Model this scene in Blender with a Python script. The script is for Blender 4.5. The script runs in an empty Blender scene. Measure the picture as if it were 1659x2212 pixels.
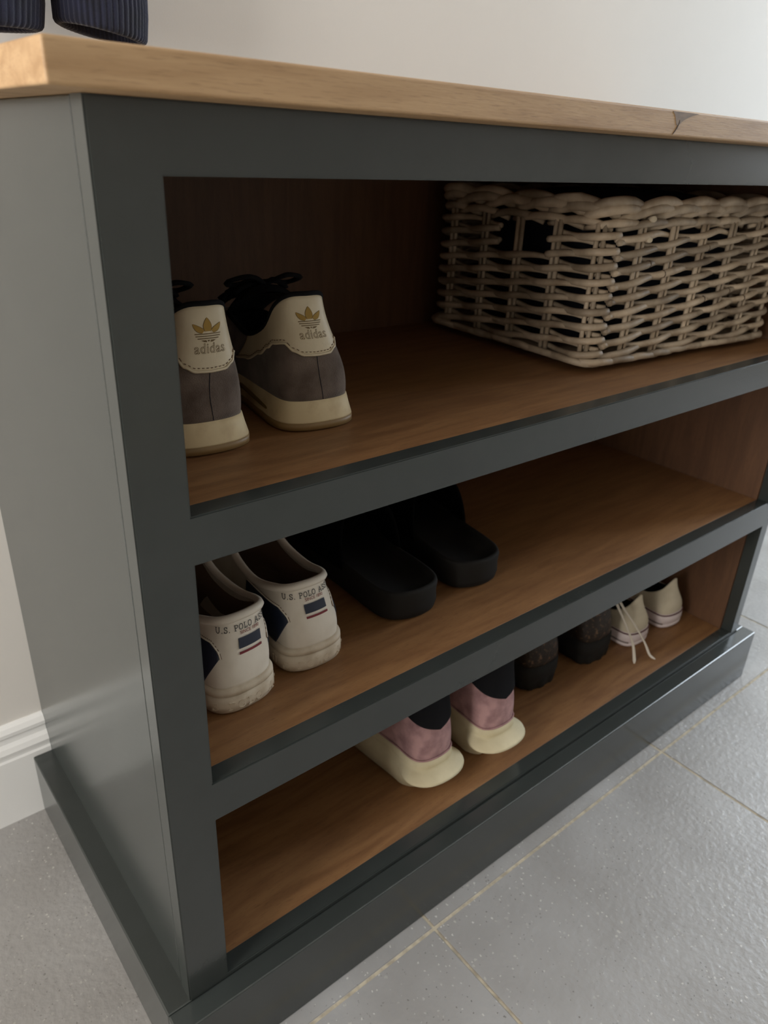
import bpy, bmesh, math, random
from mathutils import Vector, Matrix, Euler, noise
PI = math.pi
random.seed(7)
SC = bpy.context.scene
COL = SC.collection

# ------------------------------------------------------------------ camera
cam_d = bpy.data.cameras.new('camera')
cam = bpy.data.objects.new('camera', cam_d); COL.objects.link(cam)
cam.location = (-0.1516, -0.4302, 0.8226)
cam.rotation_euler = (1.1186, -0.0402, -0.6819)
cam_d.sensor_fit = 'VERTICAL'; cam_d.sensor_height = 36.0
cam_d.lens = 1606.75 * 36.0 / 2212.0
cam_d.clip_start = 0.02
cam_d.dof.use_dof = True
cam_d.dof.focus_distance = 0.62
cam_d.dof.aperture_fstop = 9.0
SC.camera = cam

# ------------------------------------------------------------------ world, lights, exposure
w = bpy.data.worlds.new('room_daylight'); SC.world = w; w.use_nodes = True
bg = w.node_tree.nodes['Background']
bg.inputs[0].default_value = (1.0, 0.95, 0.88, 1); bg.inputs[1].default_value = 1.0
def area(name, loc, target, sx, sy, power, color):
    l = bpy.data.lights.new(name, 'AREA'); l.shape = 'RECTANGLE'; l.size = sx; l.size_y = sy
    l.energy = power; l.color = color
    o = bpy.data.objects.new(name, l); COL.objects.link(o); o.location = loc
    o.rotation_euler = (Vector(target) - Vector(loc)).to_track_quat('-Z', 'Y').to_euler()
    return o
area('window_daylight', (3.50, -0.32, 1.50), (0.9, 0.3, 0.5), 0.9, 1.4, 80, (0.79, 0.895, 1.0))
area('left_fill_light', (-1.80, -0.20, 0.95), (0.2, 0.35, 0.4), 0.9, 1.7, 54, (1.0, 0.965, 0.92))  # fill added at left to lift side panel and wall; no doorway there
SC.view_settings.view_transform = 'Standard'; SC.view_settings.look = 'None'
SC.view_settings.gamma = 1.0; SC.view_settings.use_curve_mapping = False
SC.view_settings.exposure = 0.0

# ------------------------------------------------------------------ helpers
def srgb(r, g, b):
    f = lambda c: (c/255/12.92) if c/255 <= .04045 else ((c/255+.055)/1.055)**2.4
    return (f(r), f(g), f(b), 1)
def mat(name, col, rough=.6, col2=None, nscale=40, stretch=(1,1,1), bump=0, bscale=200, spec=.5, detail=4, lo=.35, hi=.65, metal=0, sheen=0, bstretch=None):
    m = bpy.data.materials.new(name); m.use_nodes = True
    nt = m.node_tree; b = nt.nodes['Principled BSDF']
    b.inputs['Base Color'].default_value = col; b.inputs['Roughness'].default_value = rough
    b.inputs['Specular IOR Level'].default_value = spec; b.inputs['Metallic'].default_value = metal
    if sheen: b.inputs['Sheen Weight'].default_value = sheen
    tc = nt.nodes.new('ShaderNodeTexCoord')
    def noi(sc, st, det):
        mp = nt.nodes.new('ShaderNodeMapping'); mp.inputs['Scale'].default_value = st
        nt.links.new(tc.outputs['Object'], mp.inputs[0])
        n = nt.nodes.new('ShaderNodeTexNoise'); n.inputs['Scale'].default_value = sc; n.inputs['Detail'].default_value = det
        nt.links.new(mp.outputs[0], n.inputs['Vector']); return n
    if col2 is not None:
        n = noi(nscale, stretch, detail)
        cr = nt.nodes.new('ShaderNodeValToRGB'); cr.color_ramp.elements[0].position = lo; cr.color_ramp.elements[1].position = hi
        cr.color_ramp.elements[0].color = col; cr.color_ramp.elements[1].color = col2
        nt.links.new(n.outputs[0], cr.inputs[0]); nt.links.new(cr.outputs[0], b.inputs['Base Color'])
    if bump:
        n = noi(bscale, bstretch or stretch, 3)
        bp = nt.nodes.new('ShaderNodeBump'); bp.inputs['Strength'].default_value = bump; bp.inputs['Distance'].default_value = .001
        nt.links.new(n.outputs[0], bp.inputs['Height']); nt.links.new(bp.outputs[0], b.inputs['Normal'])
    return m
def wood(name, c1, c2, c3, st, rough=.5, knot=None):
    m = mat(name, c1, rough, bump=.15, bscale=55, bstretch=st)
    nt = m.node_tree; b = nt.nodes['Principled BSDF']; N = nt.nodes.new
    tc = N('ShaderNodeTexCoord'); mp = N('ShaderNodeMapping'); mp.inputs['Scale'].default_value = st
    nt.links.new(tc.outputs['Object'], mp.inputs[0])
    warp = N('ShaderNodeTexNoise'); warp.inputs['Scale'].default_value = 3
    nt.links.new(mp.outputs[0], warp.inputs['Vector'])
    add = N('ShaderNodeVectorMath'); add.operation = 'MULTIPLY_ADD'; add.inputs[1].default_value = (.3,.3,.3)
    nt.links.new(warp.outputs['Color'], add.inputs[0]); nt.links.new(mp.outputs[0], add.inputs[2])
    n1 = N('ShaderNodeTexNoise'); n1.inputs['Scale'].default_value = 7; n1.inputs['Detail'].default_value = 5
    nt.links.new(add.outputs[0], n1.inputs['Vector'])
    n2 = N('ShaderNodeTexNoise'); n2.inputs['Scale'].default_value = 60; n2.inputs['Detail'].default_value = 3
    nt.links.new(mp.outputs[0], n2.inputs['Vector'])
    cr = N('ShaderNodeValToRGB'); e = cr.color_ramp.elements
    e[0].position = .36; e[0].color = c1; e[1].position = .66; e[1].color = c2
    nt.links.new(n1.outputs[0], cr.inputs[0])
    cr2 = N('ShaderNodeValToRGB'); cr2.color_ramp.elements[0].position = .56; cr2.color_ramp.elements[1].position = .74
    nt.links.new(n2.outputs[0], cr2.inputs[0])
    mx = N('ShaderNodeMix'); mx.data_type = 'RGBA'; mx.inputs['B'].default_value = c3
    sc = N('ShaderNodeMath'); sc.operation = 'MULTIPLY'; sc.inputs[1].default_value = .55
    nt.links.new(cr2.outputs[0], sc.inputs[0]); nt.links.new(sc.outputs[0], mx.inputs['Factor'])
    nt.links.new(cr.outputs[0], mx.inputs['A']); out = mx.outputs['Result']
    if knot:
        (kx, ky, kz, r) = knot
        for (ox, oz, rr, colr, sx, sz) in ((0,0,r,c3,1.1,.8), (.006,-.001,r*.55,srgb(84,68,54),.55,1.0)):
            sub = N('ShaderNodeVectorMath'); sub.operation = 'SUBTRACT'; sub.inputs[1].default_value = (kx+ox, ky, kz+oz)
            nt.links.new(tc.outputs['Object'], sub.inputs[0])
            ns = N('ShaderNodeTexNoise'); ns.inputs['Scale'].default_value = 60
            nt.links.new(tc.outputs['Object'], ns.inputs['Vector'])
            sb = N('ShaderNodeVectorMath'); sb.operation = 'MULTIPLY_ADD'; sb.inputs[1].default_value = (.012,.0,.012)
            nt.links.new(ns.outputs['Color'], sb.inputs[0])
            sc3 = N('ShaderNodeVectorMath'); sc3.operation = 'MULTIPLY'; sc3.inputs[1].default_value = (sx, .6, sz)
            nt.links.new(sub.outputs[0], sb.inputs[2]); nt.links.new(sb.outputs[0], sc3.inputs[0])
            s2 = N('ShaderNodeVectorMath'); s2.operation = 'SUBTRACT'; s2.inputs[1].default_value = (.006*sx, 0, .006*sz)
            nt.links.new(sc3.outputs[0], s2.inputs[0])
            ln = N('ShaderNodeVectorMath'); ln.operation = 'LENGTH'; nt.links.new(s2.outputs[0], ln.inputs[0])
            mr = N('ShaderNodeMapRange'); mr.inputs[1].default_value = rr*.5; mr.inputs[2].default_value = rr; mr.inputs[3].default_value = .75; mr.inputs[4].default_value = 0
            nt.links.new(ln.outputs['Value'], mr.inputs[0])
            m2 = N('ShaderNodeMix'); m2.data_type = 'RGBA'; m2.inputs['B'].default_value = colr
            nt.links.new(mr.outputs[0], m2.inputs['Factor']); nt.links.new(out, m2.inputs['A']); out = m2.outputs['Result']
    nt.links.new(out, b.inputs['Base Color'])
    return m

def link(name, me, m, parent=None, smooth=False):
    if m is not None: me.materials.append(m)
    if smooth:
        for p in me.polygons: p.use_smooth = True
    o = bpy.data.objects.new(name, me); COL.objects.link(o)
    if parent: o.parent = parent
    return o
def mesh(name, V, F, m, parent=None, smooth=False):
    me = bpy.data.meshes.new(name); me.from_pydata([tuple(v) for v in V], [], F); me.validate(); me.update()
    bm = bmesh.new(); bm.from_mesh(me); bmesh.ops.recalc_face_normals(bm, faces=bm.faces); bm.to_mesh(me); bm.free()
    return link(name, me, m, parent, smooth)
def empty(name, loc=(0,0,0), rot=(0,0,0)):
    o = bpy.data.objects.new(name, None); COL.objects.link(o); o.location = loc; o.rotation_euler = rot; o.empty_display_size = .02
    return o
def tag(o, label=None, cat=None, group=None, kind=None):
    if label: o['label'] = label
    if cat: o['category'] = cat
    if group: o['group'] = group
    if kind: o['kind'] = kind
    return o
def box(name, a, b, m, parent=None, bev=.0008, seg=2):
    bm = bmesh.new(); bmesh.ops.create_cube(bm, size=1)
    for v in bm.verts:
        v.co = Vector([ (a[i]+b[i])/2 + v.co[i]*(b[i]-a[i]) for i in range(3)])
    if bev: bmesh.ops.bevel(bm, geom=bm.edges[:], offset=bev, segments=seg, affect='EDGES', profile=.5)
    me = bpy.data.meshes.new(name); bm.to_mesh(me); bm.free()
    return link(name, me, m, parent)
def catmull(P, n, closed=False):
    P = [Vector(p) for p in P]; out = []; N = len(P)
    rng = range(N) if closed else range(N-1)
    for i in rng:
        g = (lambda k: P[k % N]) if closed else (lambda k: P[max(0, min(N-1, k))])
        p0, p1, p2, p3 = g(i-1), g(i), g(i+1), g(i+2)
        for k in range(n):
            t = k/n
            out.append(.5*((2*p1)+(p2-p0)*t+(2*p0-5*p1+4*p2-p3)*t*t+(3*p1-p0-3*p2+p3)*t**3))
    if not closed: out.append(P[-1])
    return out
class Geo:
    def __init__(s): s.V=[]; s.F=[]
    def tube(s, P, r, n=8, flat=1.0, closed=False, cap=True, up=Vector((0,0,1))):
        P = [Vector(p) for p in P]; b = len(s.V); N = len(P)
        R = r if hasattr(r, '__len__') else [r]*N
        for i, p in enumerate(P):
            if closed: t = P[(i+1)%N]-P[i-1]
            else: t = P[min(i+1,N-1)]-P[max(i-1,0)]
            t.normalize()
            a = t.cross(up)
            if a.length < .05: a = t.cross(Vector((1,.3,0)))
            a.normalize(); c = a.cross(t).normalized()
            for k in range(n):
                an = 2*PI*k/n; s.V.append(p + a*math.cos(an)*R[i] + c*math.sin(an)*R[i]*flat)
        m = N if closed else N-1
        for i in range(m):
            j = (i+1)%N
            for k in range(n):
                l = (k+1)%n; s.F.append((b+i*n+k, b+i*n+l, b+j*n+l, b+j*n+k))
        if cap and not closed:
            s.F.append(tuple(b+k for k in range(n))); s.F.append(tuple(b+(N-1)*n+k for k in range(n)))
        return s
    def loft(s, rings, cap0=True, cap1=True):
        b = len(s.V); n = len(rings[0])
        for r in rings: s.V += [Vector(v) for v in r]
        for i in range(len(rings)-1):
            for k in range(n):
                l = (k+1)%n; s.F.append((b+i*n+k, b+i*n+l, b+(i+1)*n+l, b+(i+1)*n+k))
        if cap0: s.F.append(tuple(b+k for k in range(n)))
        if cap1: s.F.append(tuple(b+(len(rings)-1)*n+k for k in range(n)))
        return s
    def grid(s, G):
        b = len(s.V); n = len(G[0])
        for r in G: s.V += [Vector(v) for v in r]
        for i in range(len(G)-1):
            for k in range(n-1): s.F.append((b+i*n+k, b+i*n+k+1, b+(i+1)*n+k+1, b+(i+1)*n+k))
        return s
    def build(s, name, m, parent=None, smooth=True, solid=0, off=-1):
        o = mesh(name, s.V, s.F, m, parent, smooth)
        if solid:
            md = o.modifiers.new('thick', 'SOLIDIFY'); md.thickness = solid; md.offset = off
        return o
def lerp(a, b, t): return a+(b-a)*t
def sst(a, b, x):
    t = max(0, min(1, (x-a)/(b-a))); return t*t*(3-2*t)

# ------------------------------------------------------------------ dimensions (metres)
D = 0.4253; ZT = 0.8428; TH = 0.0196; OF = 0.043; OL = 0.0302
SW = 0.0403; XR = 1.0073; XO = 1.0302
A1, B1, A2, B2, A3, B3, ZP = 0.8048, 0.5923, 0.5538, 0.3465, 0.3038, 0.0989, 0.0937
PJ = 0.0224; FT = 0.018
GX, GY, TP = 0.2827, -0.0421, 0.48

# ------------------------------------------------------------------ materials
M = {}
M['paint'] = mat('grey_green_satin_paint', srgb(51,55,53), .22, col2=srgb(54,58,56), nscale=15, bump=.015, bscale=350, spec=.68)
M['oak'] = wood('light_oak', srgb(190,156,116), srgb(168,133,94), srgb(140,108,76), (1.2,9,16), .55)
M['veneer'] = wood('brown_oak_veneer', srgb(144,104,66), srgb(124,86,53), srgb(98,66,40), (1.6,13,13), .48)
M['veneer_v_shaded'] = wood('brown_oak_veneer_upright_shaded', srgb(104,72,48), srgb(90,61,40), srgb(72,47,31), (14,14,1.6), .55)  # upright grain, colour darkened to imitate shade deep inside the cabinet
M['wall'] = mat('warm_white_wall_paint', srgb(226,222,216), .85, col2=srgb(223,219,213), nscale=3, bump=.05, bscale=500)
M['wall_dark'] = mat('bounce_cutting_grey', srgb(160,154,146), .85, col2=srgb(156,150,142), nscale=3)  # darker grey chosen to cut light bouncing onto the cabinet front
M['skirt'] = mat('white_gloss_skirting', srgb(240,240,238), .35)
M['grout'] = mat('sandy_grout', srgb(184,172,150), .9, col2=srgb(152,142,124), nscale=90, bump=.3, bscale=400)
def tile_mat():
    m = mat('grey_flecked_porcelain', srgb(156,154,152), .36, col2=srgb(143,140,137), nscale=7, bump=.85, bscale=120)
    nt = m.node_tree; N = nt.nodes.new; b = nt.nodes['Principled BSDF']
    src = b.inputs['Base Color'].links[0].from_socket
    tc = N('ShaderNodeTexCoord')
    for sc, colr, thr, seed in ((230, srgb(206,202,196), .13, 0), (300, srgb(72,68,64), .10, 3.3), (150, srgb(184,180,172), .07, 7.7)):
        mp = N('ShaderNodeMapping'); mp.inputs['Location'].default_value = (seed, seed, 0)
        nt.links.new(tc.outputs['Object'], mp.inputs[0])
        wn = N('ShaderNodeTexNoise'); wn.inputs['Scale'].default_value = 300
        nt.links.new(mp.outputs[0], wn.inputs['Vector'])
        wa = N('ShaderNodeVectorMath'); wa.operation = 'MULTIPLY_ADD'; wa.inputs[1].default_value = (.004,.004,.004)
        nt.links.new(wn.outputs['Color'], wa.inputs[0]); nt.links.new(mp.outputs[0], wa.inputs[2])
        v = N('ShaderNodeTexVoronoi'); v.inputs['Scale'].default_value = sc
        nt.links.new(wa.outputs[0], v.inputs['Vector'])
        sep = N('ShaderNodeSeparateColor'); nt.links.new(v.outputs['Color'], sep.inputs[0])
        lt = N('ShaderNodeMath'); lt.operation = 'LESS_THAN'; lt.inputs[1].default_value = thr; nt.links.new(sep.outputs[0], lt.inputs[0])
        d = N('ShaderNodeMath'); d.operation = 'LESS_THAN'; d.inputs[1].default_value = .27; nt.links.new(v.outputs['Distance'], d.inputs[0])
        big = N('ShaderNodeTexNoise'); big.inputs['Scale'].default_value = 9; nt.links.new(mp.outputs[0], big.inputs['Vector'])
        br = N('ShaderNodeMapRange'); br.inputs[1].default_value = .45; br.inputs[2].default_value = .6; br.inputs[3].default_value = .25; br.inputs[4].default_value = .6
        nt.links.new(big.outputs[0], br.inputs[0])
        a = N('ShaderNodeMath'); a.operation = 'MULTIPLY'; nt.links.new(lt.outputs[0], a.inputs[0]); nt.links.new(d.outputs[0], a.inputs[1])
        a2 = N('ShaderNodeMath'); a2.operation = 'MULTIPLY'; nt.links.new(a.outputs[0], a2.inputs[0]); nt.links.new(br.outputs[0], a2.inputs[1])
        mx = N('ShaderNodeMix'); mx.data_type = 'RGBA'; mx.inputs['B'].default_value = colr
        nt.links.new(a2.outputs[0], mx.inputs['Factor']); nt.links.new(src, mx.inputs['A']); src = mx.outputs['Result']
    nt.links.new(src, b.inputs['Base Color'])
    return m
M['tile'] = tile_mat()
M['navy_knit'] = mat('navy_ribbed_knit', srgb(23,27,52), .9, col2=srgb(16,19,36), nscale=60, bump=.4, bscale=700, sheen=.2)
M['cane'] = mat('grey_brown_cane', srgb(196,177,152), .55, col2=srgb(140,121,99), nscale=30, bump=.5, bscale=160, lo=.35, hi=.7)
nt_ = M['cane'].node_tree; b_ = nt_.nodes['Principled BSDF']; src_ = b_.inputs['Base Color'].links[0].from_socket
oi_ = nt_.nodes.new('ShaderNodeObjectInfo'); hs_ = nt_.nodes.new('ShaderNodeHueSaturation'); mr_ = nt_.nodes.new('ShaderNodeMapRange')
mr_.inputs[3].default_value = .72; mr_.inputs[4].default_value = 1.25
nt_.links.new(oi_.outputs['Random'], mr_.inputs[0]); nt_.links.new(mr_.outputs[0], hs_.inputs['Value']); nt_.links.new(src_, hs_.inputs['Color']); nt_.links.new(hs_.outputs[0], b_.inputs['Base Color'])
M['cane_end'] = mat('pale_cut_cane', srgb(205,190,165), .8)
M['node'] = mat('cane_joint', srgb(84,66,50), .7)
M['suede'] = mat('grey_brown_suede', srgb(120,107,98), 1.0, col2=srgb(92,80,72), nscale=45, bump=.5, bscale=900, spec=.15, sheen=.25)
M['leather_cream'] = mat('cream_leather', srgb(226,212,182), .5, col2=srgb(214,198,166), nscale=25, bump=.12, bscale=300)
M['midsole'] = mat('scuffed_cream_midsole', srgb(222,202,160), .6, col2=srgb(196,170,128), nscale=34, bump=.1, bscale=200, lo=.48, hi=.68)
M['gum'] = mat('gum_rubber', srgb(140,112,70), .5)
M['gold'] = mat('gold_foil', srgb(150,120,58), .35, metal=.6)
M['gold_dark'] = mat('debossed_gold_outline', srgb(112,88,46), .5)
M['black_cloth'] = mat('black_textile', srgb(22,22,25), .95, bump=.3, bscale=600, spec=.2)
M['navy_lining'] = mat('dark_navy_lining', srgb(26,28,36), .9, bump=.3, bscale=700, spec=.2)
M['thread'] = mat('brown_thread', srgb(120,92,70), .9)
M['white_leather'] = mat('scuffed_white_leather', srgb(232,223,208), .5, col2=srgb(206,194,174), nscale=16, bump=.15, bscale=180, lo=.5, hi=.8)
M['white_sole'] = mat('dirty_white_rubber', srgb(214,200,178), .6, col2=srgb(164,142,112), nscale=34, bump=.25, bscale=150, lo=.42, hi=.72)
M['navy_print'] = mat('navy_leather', srgb(34,42,60), .5, bump=.1, bscale=300)
M['ink'] = mat('charcoal_print', srgb(58,56,54), .6)
M['ink_red'] = mat('brown_red_print', srgb(150,96,86), .6)
M['red'] = mat('dark_red_print', srgb(120,28,38), .5)
M['beige_lining'] = mat('worn_beige_lining', srgb(120,98,78), .95, bump=.3, bscale=500)
M['felt'] = mat('black_felt', srgb(7,7,7), 1.0, bump=.4, bscale=500, spec=.1)
M['black_rubber'] = mat('charcoal_rubber', srgb(27,25,22), .8, bump=.1, bscale=300, spec=.3)
M['knit_pink'] = mat('dusty_pink_knit', srgb(190,150,148), .95, col2=srgb(148,112,114), nscale=60, bump=.5, bscale=500, lo=.35, hi=.7)
M['foam'] = mat('cream_foam_sole', srgb(220,208,174), .7, col2=srgb(198,184,148), nscale=22, bump=.1, bscale=150)
M['glitter'] = mat('dark_bronze_glitter', srgb(44,35,28), .5, col2=srgb(130,100,74), nscale=160, bump=.8, bscale=260, lo=.55, hi=.75, metal=.3)
M['canvas'] = mat('cream_canvas', srgb(212,200,176), .9, col2=srgb(198,186,160), nscale=30, bump=.4, bscale=900)
M['rubber_white'] = mat('white_rubber_foxing', srgb(222,208,206), .5)
M['stripe_dark'] = mat('dark_red_stripe', srgb(92,44,42), .6)
M['stripe_grey'] = mat('grey_stripe', srgb(120,104,98), .6)
M['lace_white'] = mat('cream_laces', srgb(214,204,188), .9, bump=.5, bscale=900)
M['metal'] = mat('brushed_steel', srgb(150,150,148), .35, metal=.9)

# ------------------------------------------------------------------ room; unseen side walls, ceiling and window added to carry the light
fl = box('floor', (-1.9, -1.95, -.05), (3.6, D+.02, -.0008), M['grout'], bev=0); tag(fl, kind='structure')
def tile_mesh(x0, x1, y0, y1):
    bm = bmesh.new(); bmesh.ops.create_cube(bm, size=1)
    for v in bm.verts: v.co = Vector(((x0+x1)/2+v.co.x*(x1-x0), (y0+y1)/2+v.co.y*(y1-y0), -.006+v.co.z*.012))
    top = [e for e in bm.edges if all(v.co.z > -.001 for v in e.verts)]
    bmesh.ops.bevel(bm, geom=top, offset=.0007, segments=2, affect='EDGES')
    me = bpy.data.meshes.new('tile'); bm.to_mesh(me); bm.free(); me.materials.append(M['tile']); return me
g = .0019
for row, (y0, y1) in enumerate(((GY-3*TP, GY-2*TP), (GY-2*TP, GY-TP), (GY-TP, GY), (GY, D))):
    me = tile_mesh(g, TP-g, y0+g, y1-g)
    for k in range(-3, 7):
        o = bpy.data.objects.new('tile', me); COL.objects.link(o); o.parent = fl; o.location = (GX+k*TP, 0, 0)
wb = box('wall_back', (-1.9, D, -.05), (3.6, D+.1, 2.45), M['wall'], bev=0); tag(wb, kind='structure')
wl = box('wall_left', (-2.0, -1.95, -.05), (-1.9, D+.1, 2.45), M['wall'], bev=0); tag(wl, kind='structure')
wf = box('added_wall_front', (-2.0, -2.05, -.05), (3.7, -1.95, 2.45), M['wall_dark'], bev=0); tag(wf, kind='structure')  # unseen wall added behind the camera to dim the cabinet front
ce = box('ceiling', (-2.0, -1.95, 2.45), (3.7, D+.1, 2.55), M['wall'], bev=0); tag(ce, kind='structure')
wr = mesh('wall_right', *(lambda g: (g.V, g.F))((lambda: (
    lambda G: [G.loft([[(x, y0, z0), (x, y1, z0), (x, y1, z1), (x, y0, z1)] for x in (3.6, 3.7)]) for (y0, y1, z0, z1) in
      ((-1.95, -.92, -.05, 2.45), (.28, D+.1, -.05, 2.45), (-.92, .28, -.05, .65), (-.92, .28, 2.25, 2.45))] and G)(Geo()))()), M['wall'])
tag(wr, kind='structure')
wn = Geo()
for (y0, y1, z0, z1) in ((-.92,-.87,.65,2.25), (.23,.28,.65,2.25), (-.87,.23,.65,.70), (-.87,.23,2.20,2.25), (-.345,-.295,.70,2.20)):
    wn.loft([[(x, y0, z0), (x, y1, z0), (x, y1, z1), (x, y0, z1)] for x in (3.62, 3.68)])
wo = wn.build('added_window_1', M['skirt'], smooth=False); tag(wo, kind='structure')  # unseen frame added so the light from the right has a source
def skirt_profile(x0, x1):
    pr = [(0, 0), (.016, 0), (.016, .100), (.0145, .103), (.0145, .106), (.0155, .112), (.013, .119), (.0095, .124), (.0085, .131), (.0105, .134), (.0105, .139), (.007, .145), (.003, .148), (0, .148)]
    return [[(x, D-a, z) for a, z in pr] for x in (x0, x1)]
for nm, a, b in (('baseboard_left', -1.9, .0010), ('baseboard_right', XO+.0003, 3.6)):
    o = Geo().loft(skirt_profile(a, b)).build(nm, M['skirt'], smooth=False); tag(o, kind='structure')

# ------------------------------------------------------------------ shoe cabinet
cab = empty('shoe_cabinet'); tag(cab, 'dark grey-green painted open shoe cabinet with brown wood shelves on the tiled floor', 'cabinet')
P = M['paint']; yb = D-.012
def face_frame():
    xs = [0, SW, XR, XO]; zs = [.0600, B3, A3, B2, A2, B1, A1, ZT]
    bm = bmesh.new(); vs = {}
    def v(i, j):
        if (i, j) not in vs: vs[(i, j)] = bm.verts.new((xs[i], 0, zs[j]))
        return vs[(i, j)]
    for i in range(3):
        for j in range(7):
            if i == 1 and j in (1, 3, 5): continue
            bm.faces.new((v(i,j), v(i+1,j), v(i+1,j+1), v(i,j+1)))
    r = bmesh.ops.extrude_face_region(bm, geom=bm.faces[:])
    for q in r['geom']:
        if isinstance(q, bmesh.types.BMVert): q.co.y = FT
    bmesh.ops.recalc_face_normals(bm, faces=bm.faces[:])
    bmesh.ops.dissolve_limit(bm, angle_limit=.01, verts=bm.verts[:], edges=bm.edges[:])
    es = [e for e in bm.edges if len(e.link_faces) == 2 and e.calc_face_angle(0) > 1.0 and all(q.co.y < .001 for q in e.verts)]
    bmesh.ops.bevel(bm, geom=es, offset=.0011, segments=2, affect='EDGES')
    me = bpy.data.meshes.new('face_frame'); bm.to_mesh(me); bm.free()
    return link('face_frame', me, P, cab)
face_frame()
for x0, x1, xi0, xi1 in ((.0, .018, .018, .030), (XO-.0125, XO, XR-.004, XO-.0125)):
    lo_, hi_ = (x0+.0012, x1) if x0 == 0 else (x0, x1-.0012)
    g_ = Geo()
    # side panel with a narrow quirk next to the stile
    o = box('side_panel', (lo_, .0228, .0 if x0 else ZP-.01), (hi_, D-.0005, ZT), P, cab, .0010)
    box('bead', (lo_+.0030 if x0 == 0 else lo_, FT-.0005, ZP), (hi_ if x0 == 0 else hi_-.0030, .0230, ZT), P, cab, .0)
    box('side_lining', (xi0, FT+.0005, .08), (xi1, yb, ZT-.003), M['veneer_v_shaded'], cab, 0)
box('back_panel', (.0185, yb, .02), (XO-.013, D-.001, ZT-.003), M['veneer_v_shaded'], cab, 0)
box('top_lining', (.0305, FT+.0005, ZT-.020), (XR-.0045, yb-.0005, ZT-.003), M['veneer'], cab, 0)
for z, nm in ((B1, 'shelf'), (B2, 'shelf'), (B3, 'cabinet_bottom')):
    box(nm, (.0305, FT+.0003, z-.018), (XR-.0045, yb-.0005, z-.0002), M['veneer'], cab, .0003)
box('plinth_front', (-PJ, -PJ, 0), (XO+PJ, -.0002, ZP), P, cab, .0016)
box('plinth_side', (-PJ, 0, 0), (.0028, D-.0163, ZP), P, cab, .0016)
box('plinth_side', (XO-.0028, 0, 0), (XO+PJ, D-.0163, ZP), P, cab, .0016)

# oak worktop
wt = box('oak_worktop', (-OL, -OF, ZT+.0002), (XO+.03, D-.0005, ZT+TH), M['oak'], None, .0016, 3)
def flat_inlay(name, pts, m, parent, y, th=.0003):
    G_ = Geo(); G_.loft([[(x, y-th, z) for x, z in pts], [(x, y+.0006, z) for x, z in pts]]); return G_.build(name, m, parent, smooth=False)
M['knot'] = mat('dark_oak_knot', srgb(118,98,80), .6, col2=srgb(136,113,90), nscale=90, stretch=(1,1,3))
M['knot_rim'] = mat('darker_oak_around_knot', srgb(160,130,98), .6, col2=srgb(146,116,84), nscale=60, stretch=(1,1,3))  # slightly darker oak tone around the knot
M['crack'] = mat('oak_crack', srgb(70,54,42), .8)
zt_ = ZT+TH
flat_inlay('knot', [(.4650,zt_-.0012),(.4690,zt_-.0042),(.4715,zt_-.0082),(.4735,zt_-.0112),(.4775,zt_-.0105),(.4820,zt_-.0075),(.4890,zt_-.0048),(.4960,zt_-.0030),(.5050,zt_-.0013)], M['knot'], wt, -OF)
flat_inlay('knot', [(.4768,zt_-.0070),(.4776,zt_-.0090),(.4755,zt_-.0130),(.4722,zt_-.0165),(.4700,zt_-.0180),(.4736,zt_-.0138),(.4762,zt_-.0100)], M['crack'], wt, -OF, .0004)
tag(wt, 'light oak worktop with a dark knot, lying on the grey cabinet', 'worktop')

# ------------------------------------------------------------------ wicker basket
bx0, by0, bL, bW, bH, byaw = .594, .090, .377, .290, .178, -.062
bz = B1+.0005
basket = empty('wicker_basket', (bx0, by0, bz), (0, 0, byaw))
tag(basket, 'grey-brown woven wicker basket with a hand hole, on the top shelf', 'basket')
def perim(u):
    """point on rounded-rectangle outline, u = metres from the front left corner, going right"""
    r = .018
    segs = [('l', (r,0),(bL-r,0)), ('a',(bL-r,r),-PI/2), ('l',(bL,r),(bL,bW-r)), ('a',(bL-r,bW-r),0), ('l',(bL-r,bW),(r,bW)), ('a',(r,bW-r),PI/2), ('l',(0,bW-r),(0,r)), ('a',(r,r),PI)]
    for sgm in segs:
        if sgm[0] == 'l':
            a, b = Vector(sgm[1]), Vector(sgm[2]); L = (b-a).length
            if u <= L: d = (b-a)/L; return a+d*u, Vector((d.y, -d.x))
        else:
            L = r*PI/2
            if u <= L:
                an = sgm[2]+u/r; n = Vector((math.cos(an), math.sin(an))); return Vector(sgm[1])+n*r, n
        u -= L
    return Vector((r, 0)), Vector((0, -1))
per = 2*(bL+bW)-8*.018+2*PI*.018
nst = 21; pit = per/nst; SOFF = .010
ph0 = -.030/pit
hole_u = per - .018*PI/2 - .064, per - .018*PI/2 - .152   # on the left end
nrow = 17; rp = .0083; z0 = .020
for k in range(nst):                                                  # upright stakes in pairs
    uc = (k+.5)*pit + SOFF
    for dlt in (-.0038, .0038):
        G = Geo(); p, n = perim((uc+dlt) % per)
        G.tube([(p.x+n.x*.0006, p.y+n.y*.0006, z) for z in (.011, .05, .10, bH-.012)], [.0030+random.uniform(-.0004,.0003)]*4, 7, up=Vector((0,1,0)))
        G.build('stake', M['cane'], basket)
def row_seg(u0, u1, r, ph, z, name='woven_cane', amp=.0052, dz=.0030):
    G = Geo(); pts = []; R = []
    n = max(6, int((u1-u0)/.0055))
    for i in range(n+1):
        u = u0+(u1-u0)*i/n
        a = PI*((u-SOFF)/pit-.5)+ph*PI
        p, nn = perim(u % per)
        q = p+nn*amp*math.cos(a)
        pts.append((q.x, q.y, z+dz*math.sin(a)*1.0+noise.noise(Vector((u*25, r*3.1, 0)))*.0012))
        R.append(.0038+.0006*math.cos(a)+.0006*noise.noise(Vector((u*14, r*7.7, 5))))
    G.tube(pts, R, 7)
    return G.build(name, M['cane'], basket)
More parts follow.
